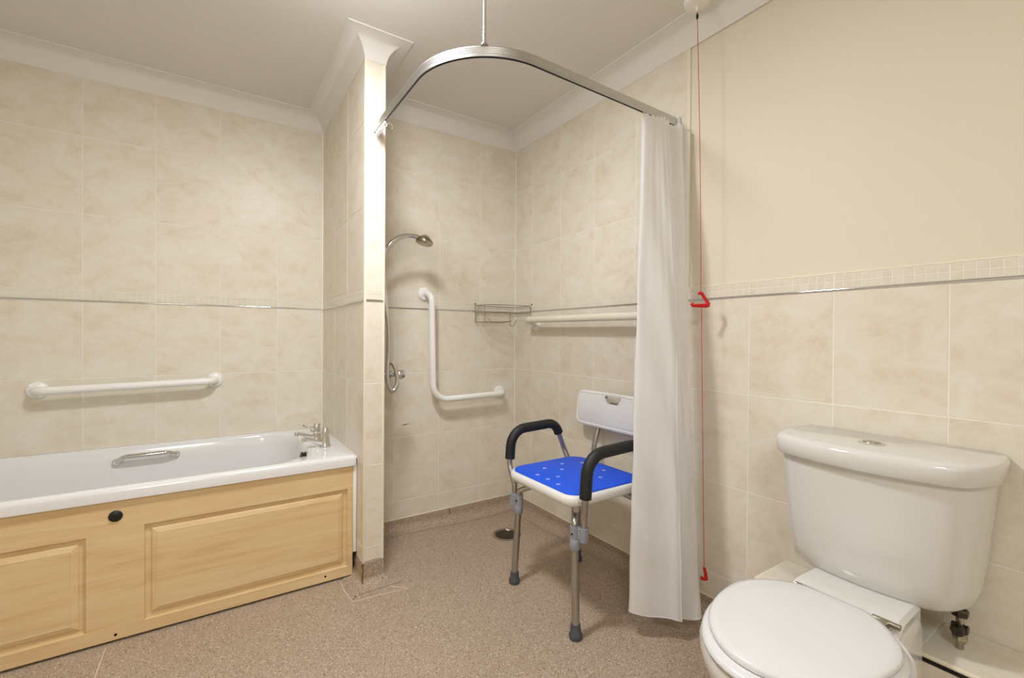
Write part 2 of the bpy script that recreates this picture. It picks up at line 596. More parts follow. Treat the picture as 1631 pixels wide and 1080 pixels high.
# ---- coved vinyl upstand around the wet area
def cove(path, h, name, rad=0.035, close_gap=0.0):
    """path: list of (x, y) wall-face points, room on the left-hand side; swept upstand with a coved foot"""
    P = [Vector((x, y)) for x, y in path]
    n = len(P); offs = []
    for i in range(n):
        ds = []
        if i > 0: ds.append((P[i] - P[i - 1]).normalized())
        if i < n - 1: ds.append((P[i + 1] - P[i]).normalized())
        ns = [Vector((-d.y, d.x)) for d in ds]
        if len(ns) == 1: offs.append(ns[0])
        else:
            a = ns[0] + ns[1]; offs.append(a / (a.dot(ns[0])))
    prof = [(-0.004, h), (0.002, h), (0.003, h - 0.002), (0.003, rad + 0.003)]
    for k in range(1, 7):
        t = PI / 2 * k / 6
        prof.append((0.003 + rad * (1 - math.cos(t)), 0.003 + rad * (1 - math.sin(t))))
    prof += [(rad + 0.02, 0.0012)]
    segs = []
    # subdivide long runs so that the foot can follow the floor
    Q = []; O = []
    for i in range(n - 1):
        m_ = max(1, int((P[i + 1] - P[i]).length / 0.04))
        for k in range(m_):
            u = k / m_
            Q.append(P[i].lerp(P[i + 1], u))
            d = (P[i + 1] - P[i]).normalized(); nn = Vector((-d.y, d.x))
            O.append(offs[i] if k == 0 else nn)
    Q.append(P[-1]); O.append(offs[-1])
    rings = []
    for q, o in zip(Q, O):
        r = []
        for d, z in prof:
            w = q + o * d
            r.append((w.x, w.y, z + floor_z(w.x, w.y) * (1 - z / h if z < h else 0)))
        w = q + o * -0.004
        r.append((w.x, w.y, -0.03))
        rings.append(r)
    return obj(name, G().loft(rings, True, True, True), M['vinyl'], None, True, 60)


sk1 = cove([(XR, -0.6), (XR, YS), (XS, YS), (XS, YN), (XB, YN), (XB, 1.99)], 0.058, 'baseboard_shower')
sk1['kind'] = 'structure'
sk2 = obj('upstand_patch', G().box(XB + 0.001, XS - 0.001, YN - 0.0045, YN + 0.004, 0.03, 0.093, 0.001, 1), M['vinyl'], sk1)
obj('upstand_patch', G().box(XB - 0.0045, XB + 0.004, YN, 1.945, 0.03, 0.093, 0.001, 1), M['vinyl'], sk1)
obj('adhesive_crack', G().tube([(XB - 0.005, YN - 0.006, 0.09), (XB - 0.003, YN - 0.007, 0.06), (XB - 0.007, YN - 0.009, 0.035), (XB - 0.004, YN - 0.014, 0.012)], [0.004, 0.0025, 0.0035, 0.002], 6), M['crack'], sk1)
# vertical seams in the upstand
for (x, y, dx, dy) in ((1.096, YS - 0.0035, 0.0022, 0.001), (XS + 0.03, YS - 0.0035, 0.002, 0.001)):
    obj('vinyl_seam', G().box(x, x + dx, y - dy, y + dy, 0.012, 0.056), M['darkgap'], sk1, False)
# seal line at the top of the upstand
obj('sealant', G().box(XS, XR, YS - 0.004, YS, 0.0575, 0.0625, 0.001, 1), M['edge'], wall_shower)
obj('sealant', G().box(XR - 0.004, XR, -0.2, YS, 0.0575, 0.0625, 0.001, 1), M['edge'], wall_right)
# welded seams in the floor covering around the partition foot, and one by the bath
for pts, mt_ in (([(0.437, 1.935), (0.436, 1.86), (0.444, 1.765)], 'weld'),
                 ([(0.444, 1.762), (0.475, 1.80), (0.497, 1.838)], 'weld'),
                 ([(0.446, 1.762), (0.55, 1.752), (0.655, 1.736)], 'weld'),
                 ([(0.655, 1.738), (0.61, 1.78), (0.588, 1.822)], 'weld'),
                 ([(0.448, 1.768), (0.462, 1.787), (0.468, 1.796)], 'darkgap'),
                 ([(-0.288, 1.93), (-0.290, 1.75), (-0.292, 1.55)], 'weld'),
                 ):
    r = 0.0022 if mt_ != 'darkgap' else 0.0028
    obj('floor_weld', G().tube([(x, y, floor_z(x, y) + 0.0002) for x, y in pts], [r * .6, r, r * .6], 6, True, 0.45), M[mt_], floor)

# ---- cove cornice swept round the whole room
def cornice():
    path = [(XL, YF), (XL, YB), (XB, YB), (XB, YN), (XS, YN), (XS, YS), (XR, YS), (XR, YF)]
    P = [Vector(p) for p in path]; n = len(P)
    D, H = 0.086, 0.080
    prof = [(-0.004, 0.0), (-0.004, -H), (0.0015, -H)]
    for k in range(0, 11):
        t = PI / 2 * k / 10
        prof.append((0.002 + (D - 0.006) * (1 - math.cos(t)), -H + 0.001 + (H - 0.0045) * math.sin(t)))
    prof += [(D, -0.0035), (D + 0.0005, 0.0)]
    rings = []
    for i in range(n):
        d0 = (P[i] - P[i - 1]).normalized(); d1 = (P[(i + 1) % n] - P[i]).normalized()
        n0 = Vector((d0.y, -d0.x)); n1 = Vector((d1.y, -d1.x))
        a = n0 + n1; o = a / a.dot(n0)
        rings.append([(P[i].x + o.x * d, P[i].y + o.y * d, ZC + z) for d, z in prof])
    rings.append(rings[0])
    return obj('trim_1', G().loft(rings, True, False, False), M['cornice'], None, True, 35)


cn = cornice(); cn['kind'] = 'structure'

# ---- tiled boxing behind the toilet
LX, LY, LZ = 1.338, 0.718, 0.305
ledge = struct('trim_2', G().box(LX + TT, XR + 0.001, -0.66, LY - TT, 0.0, LZ - TT), M['paint'])
lj = [0.718, 0.597, 0.3445, 0.092, -0.1605, -0.413, -0.655]
for a, b in zip(lj[:-1], lj[1:]):
    me = tile_mesh(a - b - .003, XR - LX - .003, TT - .001)
    o = bpy.data.objects.new('tile', me)
    o.rotation_euler = (-PI / 2, 0, -PI / 2)
    # rotation maps the tile face up; u along y
    link(o, ledge, ((LX + XR) / 2, (a + b) / 2, LZ))
    put_tile(ledge, '-x', LX, b, a, 0.06, LZ - 0.012)
obj('grout', G().box(LX + .003, XR, -0.655, LY - .003, LZ - TT, LZ - .0022), M['grout'], ledge, False)
obj('grout', G().box(LX + .0022, LX + TT, -0.655, LY - .003, 0.06, LZ - .01), M['grout'], ledge, False)
obj('edge_trim', G().box(LX - .001, LX + .008, -0.655, LY, LZ - .009, LZ + .001, 0.003, 2), M['edge'], ledge)
obj('edge_trim', G().box(LX, XR, LY - .008, LY + .001, LZ - .009, LZ + .0012, 0.003, 2), M['edge'], ledge)
put_tile(ledge, '-y', LY - TT, LX, XR, 0.06, LZ - .01)
e = obj('tile', G().box(LX + .002, XR - .001, LY - TT, LY, 0.06, LZ - .01, 0.001, 1), M['tile'], ledge, False)
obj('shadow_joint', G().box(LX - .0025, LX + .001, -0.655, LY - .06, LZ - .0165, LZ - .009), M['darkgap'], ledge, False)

# ------------------------------------------------------------ bath
BX0, BX1, BY0, BY1 = -1.195, 0.5062, 1.938, 2.672
BZ = 0.510
bath = thing('bathtub', 'white acrylic bathtub with wood-effect side panel beside the tiled partition', 'bathtub', (-0.35, 2.31, 0))


def rrect(x0, x1, y0, y1, r, z, n=16):
    """rounded rectangle ring; r may be four radii (x1y1, x0y1, x0y0, x1y0)"""
    rr = r if isinstance(r, (list, tuple)) else [r] * 4
    out = []
    for (cx, cy, a0), q in zip(((x1, y1, 0), (x0, y1, PI / 2), (x0, y0, PI), (x1, y0, 1.5 * PI)), rr):
        ex = cx - q if cx == x1 else cx + q
        ey = cy - q if cy == y1 else cy + q
        for k in range(n + 1):
            t = a0 + PI / 2 * k / n
            out.append((ex + q * math.cos(t), ey + q * math.sin(t), z))
    return out


rings = []
rings.append(rrect(BX0 + .014, BX1 - .014, BY0 + .014, BY1 - .004, .012, 0.4685))
rings.append(rrect(BX0, BX1, BY0, BY1, .018, 0.4690))
rings.append(rrect(BX0, BX1, BY0, BY1, .018, BZ - .014))
rings.append(rrect(BX0 + .003, BX1 - .003, BY0 + .003, BY1 - .003, .018, BZ - .005))
rings.append(rrect(BX0 + .010, BX1 - .010, BY0 + .010, BY1 - .010, .018, BZ))
rin = [.16, .19, .19, .20]
ox0, ox1, oy0, oy1 = -1.115, 0.350, 1.990, 2.616
rings.append(rrect(ox0 - .02, ox1 + .018, oy0 - .018, oy1 + .018, [q + .02 for q in rin], BZ - .001))
rings.append(rrect(ox0 - .006, ox1 + .006, oy0 - .006, oy1 + .006, rin, BZ - .004))
rings.append(rrect(ox0, ox1, oy0, oy1, rin, BZ - .014))
rings.append(rrect(ox0 + .012, ox1 - .006, oy0 + .007, oy1 - .007, rin, BZ - .05))
rings.append(rrect(ox0 + .08, ox1 - .025, oy0 + .03, oy1 - .03, [.15, .17, .17, .15], 0.30))
rings.append(rrect(ox0 + .16, ox1 - .045, oy0 + .05, oy1 - .05, [.13, .15, .15, .13], 0.17))
rings.append(rrect(ox0 + .21, ox1 - .075, oy0 + .075, oy1 - .075, .11, 0.12))
rings.append(rrect(ox0 + .27, ox1 - .13, oy0 + .12, oy1 - .12, .09, 0.105))
tub = obj('tub', G().loft(rings, True, False, True), M['acrylic'], bath, True, 50)
obj('sealant', G().box(XL, XB - .001, YB - .009, YB, BZ - .014, BZ - .002, .003, 2), M['sealant'], wall_bath)
obj('sealant', G().box(XB - .0095, XB - .0005, BY0 + .01, YB - .01, BZ - .016, BZ - .006, .003, 2), M['sealant'], bath)

obj('sealant', G().box(.4915, XB - .001, 1.9515, 1.962, .10, .4685, .003, 2), M['sealant'], wall_partition)

# side panel with two routed fields
PYF = 1.950
fields = [(-1.165, -0.338, 0.052, 0.360), (-0.192, 0.469, 0.048, 0.372)]
x_edges = [-1.195, fields[0][0], fields[0][1], fields[1][0], fields[1][1], 0.490]
z0p, z1p = 0.009, 0.4675
g = G()
zlo = min(f[2] for f in fields); zhi = max(f[3] for f in fields)


def fq(x0, x1, za, zb, y=PYF):
    g.add([(x0, y, za), (x1, y, za), (x1, y, zb), (x0, y, zb)], [(0, 1, 2, 3)])


for k in range(5):
    a, b = x_edges[k], x_edges[k + 1]
    if k in (1, 3):
        f = fields[0 if k == 1 else 1]
        fq(a, b, z0p, f[2]); fq(a, b, f[3], z1p)
        x0, x1, za, zb = f
        steps = [(0, 0), (.002, .009), (.010, .0105), (.016, .010), (.020, .0055), (.024, .004), (.036, .0005), (.038, .001)]
        prev = None
        for s, d in steps:
            ring = [(x0 + s, PYF + d, za + s), (x1 - s, PYF + d, za + s), (x1 - s, PYF + d, zb - s), (x0 + s, PYF + d, zb - s)]
            if prev: g.loft([prev, ring], True, False, False)
            prev = ring
        g.add(prev, [(0, 1, 2, 3)])
    else:
        fq(a, b, z0p, z1p)
# edges and back
g.add([(-1.195, PYF, z0p), (0.49, PYF, z0p), (0.49, PYF + .016, z0p), (-1.195, PYF + .016, z0p)], [(0, 1, 2, 3)])
g.add([(-1.195, PYF, z1p), (0.49, PYF, z1p), (0.49, PYF + .016, z1p), (-1.195, PYF + .016, z1p)], [(0, 1, 2, 3)])
g.add([(.49, PYF, z0p), (.49, PYF, z1p), (.49, PYF + .016, z1p), (.49, PYF + .016, z0p)], [(0, 1, 2, 3)])
g.add([(-1.195, PYF + .016, z0p), (-1.195, PYF + .016, z1p), (.49, PYF + .016, z1p), (.49, PYF + .016, z0p)], [(0, 1, 2, 3)])
panel = obj('side_panel', g, M['wood'], bath, False)
panel['label'] = 'light maple effect bath side panel with two routed fields'
obj('round_cap', G().lathe([(0.0, -.001), (.0185, -.001), (.0185, .002), (.014, .0055), (.006, .007), (0.0005, .0072)], (-0.266, PYF, 0.416), (0, -1, 0), 28, False, True), M['black'], panel)
for x, z in ((-0.266, 0.0255), (0.383, 0.030)):
    obj('fixing_screw', G().lathe([(0.0005, 0), (.0042, 0), (.0042, .0012), (0.0005, .0016)], (x, PYF, z), (0, -1, 0), 12, False, False), M['darkgap'], panel)
obj('toe_gap_shade', G().box(-1.19, 0.488, PYF + .03, PYF + .04, 0.0, 0.03), M['darkgap'], bath, False)  # near-black strip that paints the shade of the toe gap under the panel

# grips
def grip(y, s, x0=-0.352, x1=-0.142, z=0.455):
    pts = arc_path([(x0, y, z - .012), (x0 + .03, y - s * .022, z + .011), (x1 - .03, y - s * .022, z + .011), (x1, y, z - .004)], .035, 6)
    gg = G().tube(pts, 0.0105, 12)
    gg.lathe([(.014, -.004), (.014, .002), (.010, .006)], pts[0], (0, -s, .2), 14)
    gg.lathe([(.014, -.004), (.014, .002), (.010, .006)], pts[-1], (0, -s, .2), 14)
    return gg


o = obj('grip_handle', grip(2.596, 1, z=0.465), M['chrome'], bath); o['label'] = 'chrome grip handle on the wall side of the tub'
o = obj('grip_handle', grip(2.006, -1, -0.318, -0.150, z=0.470), M['chrome'], bath); o['label'] = 'chrome grip handle on the near side of the tub'
# overflow with plug hung on it
ovf = obj('overflow', G().lathe([(.028, 0), (.028, .003), (.022, .007), (.007, .009), (.007, .02), (.010, .022), (.0005, .025)], (0.345, 2.22, 0.435), (-1, 0, .1), 24), M['chrome'], bath)
# the plug stands on its holder at the rim
obj('plug_holder', G().tube([(0.352, 2.06, 0.497), (0.335, 2.062, 0.505), (0.322, 2.06, 0.502)], 0.005, 10).lathe([(.008, 0), (.009, .003), (.004, .006)], (0.345, 2.061, 0.502), (-1, 0, .3), 14), M['chrome'], ovf)
obj('plug', G().lathe([(.015, 0), (.020, .003), (.020, .008), (.016, .010), (.016, .015), (.0185, .017), (.0185, .021), (.004, .024)], (0.325, 2.055, 0.503), (-1, 0, .25), 20), M['black'], ovf)


def bath_tap(x, y, label):
    t = thing('bath_tap', label, 'tap', (x, y, BZ), 'pillar taps on the bath end')
    z = BZ
    obj('body', G().lathe([(.024, 0), (.024, .004), (.021, .010), (.0185, .022), (.0175, .034)], (x, y, z), (0, 0, 1), 24), M['chrome'], t)
    head = obj('head', G().lathe([(.0175, .034), (.0165, .038), (.0155, .060), (.0145, .078), (.010, .0835), (.0005, .084)], (x, y, z), (0, 0, 1), 20, False, False), M['chrome'], t)
    obj('spout', G().tube([(x - .008, y, z + .016), (x - .03, y, z + .024), (x - .06, y, z + .036), (x - .082, y, z + .044), (x - .09, y, z + .040)], [.015, .0115, .0095, .009, .0095], 14, True, .8).lathe([(.0095, -.002), (.0105, .002), (.0105, .012), (.008, .014)], (x - .086, y, z + .046), (-.25, 0, -1), 16), M['chrome'], t)
    lv = G().tube([(x - .010, y, z + .066), (x - .035, y, z + .066), (x - .050, y, z + .071)], [.0045, .0035, .004], 10)
    lv.tube([(x - .048, y, z + .070), (x - .056, y, z + .076), (x - .066, y, z + .081), (x - .074, y, z + .083)], [.004, .0085, .0085, .004], 12, True, .5)
    obj('lever', lv, M['chrome'], t)
    return t


bath_tap(0.424, 2.172, 'chrome lever bath tap on the bath end, nearer the camera')
bath_tap(0.413, 2.309, 'chrome lever bath tap on the bath end, nearer the back wall')

# ------------------------------------------------------------ grab rails
def flange(p, axis, mat, parent, r=.036):
    a = Vector(axis)
    f = obj('flange', G().lathe([(r, 0), (r, .004), (r * .93, .008), (r * .62, .0125), (r * .52, .014)], p, axis, 28), mat, parent)
    t1 = a.orthogonal().normalized(); t2 = a.cross(t1).normalized()
    for k in range(3):
        c = Vector(p) + (t1 * math.cos(k * 2.09 + .6) + t2 * math.sin(k * 2.09 + .6)) * r * .74 + a * .0095
        obj('screw_cap', G().lathe([(.0055, -.002), (.0055, .002), (.0035, .0035)], c, axis, 12), mat, f)
    return f


t = thing('grab_rail', 'white straight horizontal grab rail on the tiled wall above the bath', 'grab rail', (-0.29, YB, 0.78))
W = M['whitebar']
obj('bar', G().tube(arc_path([(-0.615, YB - .006, 0.775), (-0.615, YB - .068, 0.775), (0.008, YB - .068, 0.789), (0.008, YB - .006, 0.789)], .045, 8), 0.0165, 18), W, t)
flange((-0.615, YB - .0005, 0.775), (0, -1, 0), W, t); flange((0.008, YB - .0005, 0.789), (0, -1, 0), W, t)

t = thing('grab_rail', 'white angled L-shaped grab rail on the back wall of the shower', 'grab rail', (1.0, YS, 0.68))
obj('bar', G().tube(arc_path([(0.942, YS - .006, 1.236), (0.956, YS - .068, 1.236), (0.968, YS - .068, 0.672), (1.412, YS - .068, 0.683), (1.418, YS - .006, 0.684)], [.045, .085, .045], 10), 0.0165, 18), W, t)
flange((0.942, YS - .0005, 1.236), (0, -1, 0), W, t); flange((1.418, YS - .0005, 0.684), (0, -1, 0), W, t)

t = thing('grab_rail', 'ivory straight grab rail on the right shower wall, ending behind the curtain', 'grab rail', (XR, 1.6, 1.09))
W2 = M['creambar']
obj('bar', G().tube(arc_path([(XR - .006, 2.060, 1.083), (XR - .072, 2.072, 1.105), (XR - .072, 1.16, 1.100), (XR - .006, 1.16, 1.083)], .03, 8), 0.0175, 18), W2, t)
flange((XR - .0005, 2.060, 1.080), (-1, 0, 0), W, t); flange((XR - .0005, 1.16, 1.083), (-1, 0, 0), W, t)

# ------------------------------------------------------------ wire corner basket
t = thing('corner_basket', 'small chrome wire basket hung in the shower corner', 'basket', (1.45, 2.2, 1.09))
CH = M['chrome_worn']
zt, zm_, zb = 1.186, 1.146, 1.092
A = (1.246, YS - .012); B = (XR - .012, 2.110); Cc = (XR - .012, YS - .012)
FL = [(1.240, 2.150), (1.30, 2.120), (1.42, 2.098), (1.515, 2.107)]


def poly(z): return [(A[0], A[1], z)] + [(x, y, z) for x, y in FL]


rw = .0022
gg = G()
for z in (zt, zm_):
    gg.tube(arc_path([(A[0], A[1], z), (1.240, 2.150, z), (1.36, 2.105, z), (B[0], B[1], z)], .012, 4), rw, 8)
    gg.tube([(A[0], A[1], z), (Cc[0], Cc[1], z)], rw, 8); gg.tube([(B[0], B[1], z), (Cc[0], Cc[1], z)], rw, 8)
obj('frame', gg, CH, t)
gg = G()
gg.tube(arc_path([(1.240, 2.150, zt), (1.240, 2.150, zb), (1.30, 2.122, zb), (1.385, 2.103, zb + .004)], .006, 4), rw, 8)
gg.tube([(B[0], B[1], zt), (B[0], B[1], zm_)], rw, 8)
gg.tube(arc_path([(A[0], A[1], zt), (A[0], A[1], zb), (1.240, 2.150, zb)], .006, 3), rw, 8)
gg.tube([(A[0], A[1], zb), (Cc[0] - .08, Cc[1], zb), (1.385, 2.103, zb + .004)], rw * .8, 8)
obj('lower_frame', gg, CH, t)
gg = G()
for k in range(1, 8):
    u = k / 8
    p = Vector((1.240, 2.150, zm_)).lerp(Vector((B[0], B[1], zm_)), u); q = Vector((A[0], A[1], zm_)).lerp(Vector((Cc[0], Cc[1], zm_)), u)
    gg.tube([p, q], .0013, 6)
for k in range(1, 5):
    u = k / 5
    gg.tube([Vector((1.240, 2.150, zb)).lerp(Vector((1.385, 2.103, zb)), u), Vector((A[0], A[1], zb)).lerp(Vector((Cc[0] - .08, Cc[1], zb)), u)], .0012, 6)
gg.tube([(1.248, YS - .012, zb), (1.27, YS - .012, zt - .004), (1.36, YS - .012, zb)], .0013, 6)
o = obj('wire_shelf', gg, CH, t)
obj('hook', G().tube(arc_path([(1.375, 2.105, zm_ + .004), (1.375, 2.105, zb - .018), (1.395, 2.098, zb - .026), (1.41, 2.094, zb + .01)], .012, 5), .0022, 8), CH, t)
for p, ax in (((1.252, YS - .001, 1.197), (0, -1, 0)), ((XR - .001, 2.112, 1.197), (-1, 0, 0))):
    obj('screw', G().lathe([(.004, 0), (.004, .003), (.001, .004)], p, ax, 10), M['dark_metal'], t)

# ------------------------------------------------------------ shower: handset, riser, hose, mixer
sh = thing('shower_unit', 'chrome hand shower with riser, hose and valve on the partition wall', 'shower', (XS, 2.08, 0.8))
obj('riser_rail', G().tube([(.632, 2.08, .92), (.632, 2.08, 1.52)], .009, 14).tube([(XS, 2.08, .94), (.632, 2.08, .94)], .008, 12).tube([(XS, 2.08, 1.50), (.632, 2.08, 1.50)], .008, 12), M['chrome'], sh)
obj('bracket', G().box(.620, .668, 2.066, 2.094, 1.385, 1.425, .006, 2), M['chrome'], sh)
hs = obj('handset', G().tube([(.655, 2.083, 1.392), (.672, 2.081, 1.416), (.695, 2.08, 1.446), (.728, 2.08, 1.474), (.765, 2.08, 1.489), (.80, 2.08, 1.492), (.826, 2.08, 1.488)], [.0105, .0115, .0125, .0125, .0115, .0115, .013], 16), M['chrome'], sh)
obj('spray_head', G().lathe([(.0005, .030), (.014, .028), (.030, .016), (.040, .004), (.042, -.001)], (.858, 2.08, 1.474), (.28, 0, 1), 28, False, False), M['chrome_worn'], hs)
obj('spray_plate', G().lathe([(.0425, .000), (.0425, -.004), (.041, -.012), (.036, -.015), (.0005, -.016)], (.858, 2.08, 1.474), (.28, 0, 1), 28, True, False), M['chrome_worn'], hs)
obj('spray_ring', G().lathe([(.0432, .001), (.0432, -.0015)], (.858, 2.08, 1.474), (.28, 0, 1), 28), M['dark_metal'], hs)
# hose
def spline(pts, n=10):
    P = [Vector(p) for p in pts]; P = [P[0] * 2 - P[1]] + P + [P[-1] * 2 - P[-2]]
    out = []
    for i in range(1, len(P) - 2):
        for k in range(n):
            u = k / n; a, b, c, d = P[i - 1], P[i], P[i + 1], P[i + 2]
            out.append(0.5 * ((2 * b) + (c - a) * u + (2 * a - 5 * b + 4 * c - d) * u * u + (3 * b - a - 3 * c + d) * u ** 3))
    out.append(P[-2]); return out


hp = spline([(.655, 2.083, 1.392), (.645, 2.06, 1.33), (.648, 2.04, 1.24), (.656, 2.03, 1.13), (.666, 2.03, 1.04), (.667, 2.03, .95), (.662, 2.03, .87), (.664, 2.03, .80), (.686, 2.03, .760), (.708, 2.03, .795), (.703, 2.035, .855), (.682, 2.04, .892), (.664, 2.045, .875), (.652, 2.05, .845)], 14)
hr = [.0105 if i < 60 else (.0115 if i % 2 else .0098) for i in range(len(hp))]
obj('hose', G().tube(hp, hr, 12), M['chrome'], sh, True, 80)
vb = obj('valve_body', G().tube([(XS, 2.05, .835), (.628, 2.05, .835), (.682, 2.05, .835)], [.03, .026, .018], 20).lathe([(.055, 0), (.055, .004), (.046, .010), (.03, .014)], (XS, 2.05, .835), (1, 0, 0), 28), M['chrome'], sh)
obj('valve_handle', G().lathe([(.011, 0), (.0095, .015), (.010, .028), (.018, .036), (.0225, .046), (.0225, .060), (.019, .070), (.010, .075), (.0005, .076)], (.676, 2.05, .832), (1, 0, 0), 20, True, False), M['chrome'], vb)

# ------------------------------------------------------------ floor drain
DX, DY = 1.285, 1.985
t = thing('floor_drain', 'round metal shower drain set in the speckled vinyl floor', 'drain', (DX, DY, floor_z(DX, DY)))
z = floor_z(DX, DY)
obj('drain_ring', G().lathe([(.074, .0), (.074, .005), (.068, .007), (.062, .005), (.060, .001)], (DX, DY, z), (0, 0, 1), 36, False, False), M['chrome_worn'], t)
obj('drain_cover', G().lathe([(.061, .000), (.058, .001), (.040, .0022), (.0005, .0035)], (DX, DY, z + .001), (0, 0, 1), 36, False, False), M['dark_metal'], t)

# ------------------------------------------------------------ shower chair
chair = thing('shower_chair', 'white shower chair with blue padded seat and black foam armrests', 'chair', (1.20, 1.36, 0))
SX0, SX1, SY0, SY1, SZ = 1.006, 1.405, 1.152, 1.580, 0.466
sr = [.06, .06, .075, .075]


def srings(ins, z): return rrect(SX0 + ins, SX1 - ins, SY0 + ins, SY1 - ins, [max(.01, q - ins) for q in (.075, .075, .06, .06)], z, 8)


g = G().loft([srings(.012, SZ - .038), srings(.002, SZ - .030), srings(0, SZ - .018), srings(.002, SZ - .006), srings(.008, SZ - .001), srings(.016, SZ)])
seat = obj('seat', g, M['chairwhite'], chair, True, 60)


def prings(ins, z): return rrect(SX0 + .016 + ins, SX1 - .016 - ins, SY0 + .016 + ins, SY1 - .016 - ins, [.06, .06, .05, .05], z, 8)


pad = obj('seat_pad', G().loft([prings(0, SZ - .001), prings(0, SZ + .004), prings(.003, SZ + .006)]), M['blue'], chair, True, 50)
holes = [(1.061, 1.42), (1.138, 1.475), (1.241, 1.487), (1.188, 1.425), (1.114, 1.358), (1.057, 1.288), (1.323, 1.453), (1.323, 1.324), (1.247, 1.265), (1.138, 1.245), (1.188, 1.30), (1.061, 1.355)]
for x, y in holes:
    obj('drain_hole', G().lathe([(.0074, -.002), (.0074, .0006), (.0055, .0006), (.005, -.001)], (x, y, SZ + .006), (0, 0, 1), 12, False, True), M['holewhite'], pad)
# under-seat cross frame
AL = M['alu']
obj('under_frame', G().tube([(1.04, 1.17, SZ - .046), (1.37, 1.55, SZ - .046)], .011, 10).tube([(1.04, 1.55, SZ - .048), (1.37, 1.17, SZ - .048)], .011, 10), AL, chair)
for x, y in ((1.045, 1.19), (1.045, 1.52), (1.36, 1.50), (1.36, 1.20)):
    obj('bolt_cap', G().lathe([(.010, 0), (.010, .006), (.006, .009)], (x + .02, y, SZ - .038), (0, 0, -1), 12), M['clamp'], chair)


def chair_leg(fx, fy, tx, ty, arm, ax, ay, lb):
    """foot (fx,fy), joint top (tx,ty); arm: the armrest tube joins the clamp beside it"""
    fz = floor_z(fx, fy)
    foot = Vector((fx, fy, fz)); top = Vector((tx, ty, .358))
    cx, cy = (1.2 - tx), (1.36 - ty)
    leg = obj('leg', G().tube([foot + Vector((0, 0, .03)), foot.lerp(top, .62)], .0135, 16).tube([foot.lerp(top, .62), top], .0125, 16)
              .tube(spline([tuple(top), (tx - .001 * cx, ty, .376), (tx + .10 * cx, ty + .10 * cy, .39), (tx + .35 * cx, ty + .35 * cy, .414)], 6), .0115, 16), AL, chair)
    obj('rubber_foot', G().lathe([(.021, 0), (.0225, .006), (.0225, .016), (.0185, .021), (.0165, .048), (.0145, .050)], tuple(foot), tuple((top - foot)), 20), M['rubber'], leg)
    obj('sleeve', G().lathe([(.0155, 0), (.0175, .004), (.0175, .032), (.0155, .036)], tuple(foot.lerp(top, .80)), tuple(top - foot), 18), M['clamp'], leg)
    # double clamp where the armrest tube meets the leg
    if arm:
        c0 = foot.lerp(top, .93)
        mid = Vector(((tx + ax) / 2, (ty + ay) / 2, 0))
        d = (Vector((ax, ay, 0)) - Vector((tx, ty, 0)))
        gg = G()
        gg.lathe([(.0165, 0), (.0165, .046)], (tx, ty, .320), (0, 0, 1), 16)
        gg.lathe([(.0165, 0), (.0165, .046)], (ax, ay, .318), (0, 0, 1), 16)
        gg.box(-d.length / 2, d.length / 2, -.010, .010,   .323, .363, .003, 1, Matrix.Translation(mid) @ Matrix.Rotation(math.atan2(d.y, d.x), 4, 'Z'))
        cl = obj('clamp', gg, M['clamp'], leg)
        obj('clamp_screw', G().lathe([(.004, 0), (.004, .0015), (.002, .003)], (tx - .016, ty - .004, .343), (-1, -.35, 0), 10), M['dark_metal'], cl)
    return leg


chair_leg(1.038, 1.545, 1.050, 1.530, True, 1.040, 1.556, 'far front')
chair_leg(1.018, 1.143, 1.034, 1.170, True, 1.052, 1.143, 'near front')
chair_leg(1.387, 1.552, 1.375, 1.530, True, 1.365, 1.556, 'far rear')
chair_leg(1.395, 1.150, 1.378, 1.170, True, 1.365, 1.143, 'near rear')


def armrest(yb, yt, lbl, zf):
    path = arc_path([(1.045 if yb > 1.3 else 1.052, yb, .32), (1.045 if yb > 1.3 else 1.052, yb, .40), (1.046 if yb > 1.3 else 1.034, yt, .47), (1.056 if yb > 1.3 else 1.044, yt, .616), (1.290, yt, .625), (1.345, yt, .50), (1.365, yb, .40), (1.365, yb, .32)], [.05, .05, .075, .06, .05, .05], 7)
    a = obj('armrest', G().tube(path, .0115, 16), AL, chair)
    fo = [p for p in path if p.z > zf and not (p.x > 1.2 and p.z < .575)]
    # trim both ends of the foam neatly
    f = obj('foam_grip', G().tube(fo, .0205, 18), M['foam'], a)
    f['label'] = 'black foam sleeve'
    return a


_old_arc = arc_path


def arc_dense(pts, r, seg=8):
    p = _old_arc(pts, r, seg); out = [p[0]]
    for a, b in zip(p[:-1], p[1:]):
        n = max(1, int((b - a).length / .012))
        for k in range(1, n + 1): out.append(a.lerp(b, k / n))
    return out


arc_path = arc_dense
armrest(1.556, 1.598, 'far', .495)
armrest(1.143, 1.118, 'near', .472)
arc_path = _old_arc

# back rest board
BXc = 1.450
g = G()
NB = 10
def board_pt(u, w, off):
    """u along y (0 far .. 1 near), w height, slight curve and lean"""
    y = 1.618 - u * .476
    x = BXc + (w - .60) * .10 - .035 * (1 - (2 * u - 1) ** 2) * -1 * .6 + off
    return (x, y, w)


outline = []
bz0, bz1, by0, by1 = 0.602, 0.762, 1.142, 1.650


def bring(ins, xo):
    r = []
    for (y, z_, _) in rrect(by0 + ins, by1 - ins, bz0 + ins, bz1 - ins, [max(.008, .038 - ins)] * 4, 0, 8):
        u = (by1 - y) / (by1 - by0)
        bow = .010 * (1 - (2 * u - 1) ** 2)
        lowdip = -.012 * math.exp(-((2 * u - 1) / .5) ** 2) if z_ < .66 else 0
        r.append((BXc + (z_ - .60) * .12 + bow + xo, y, z_ + lowdip))
    return r


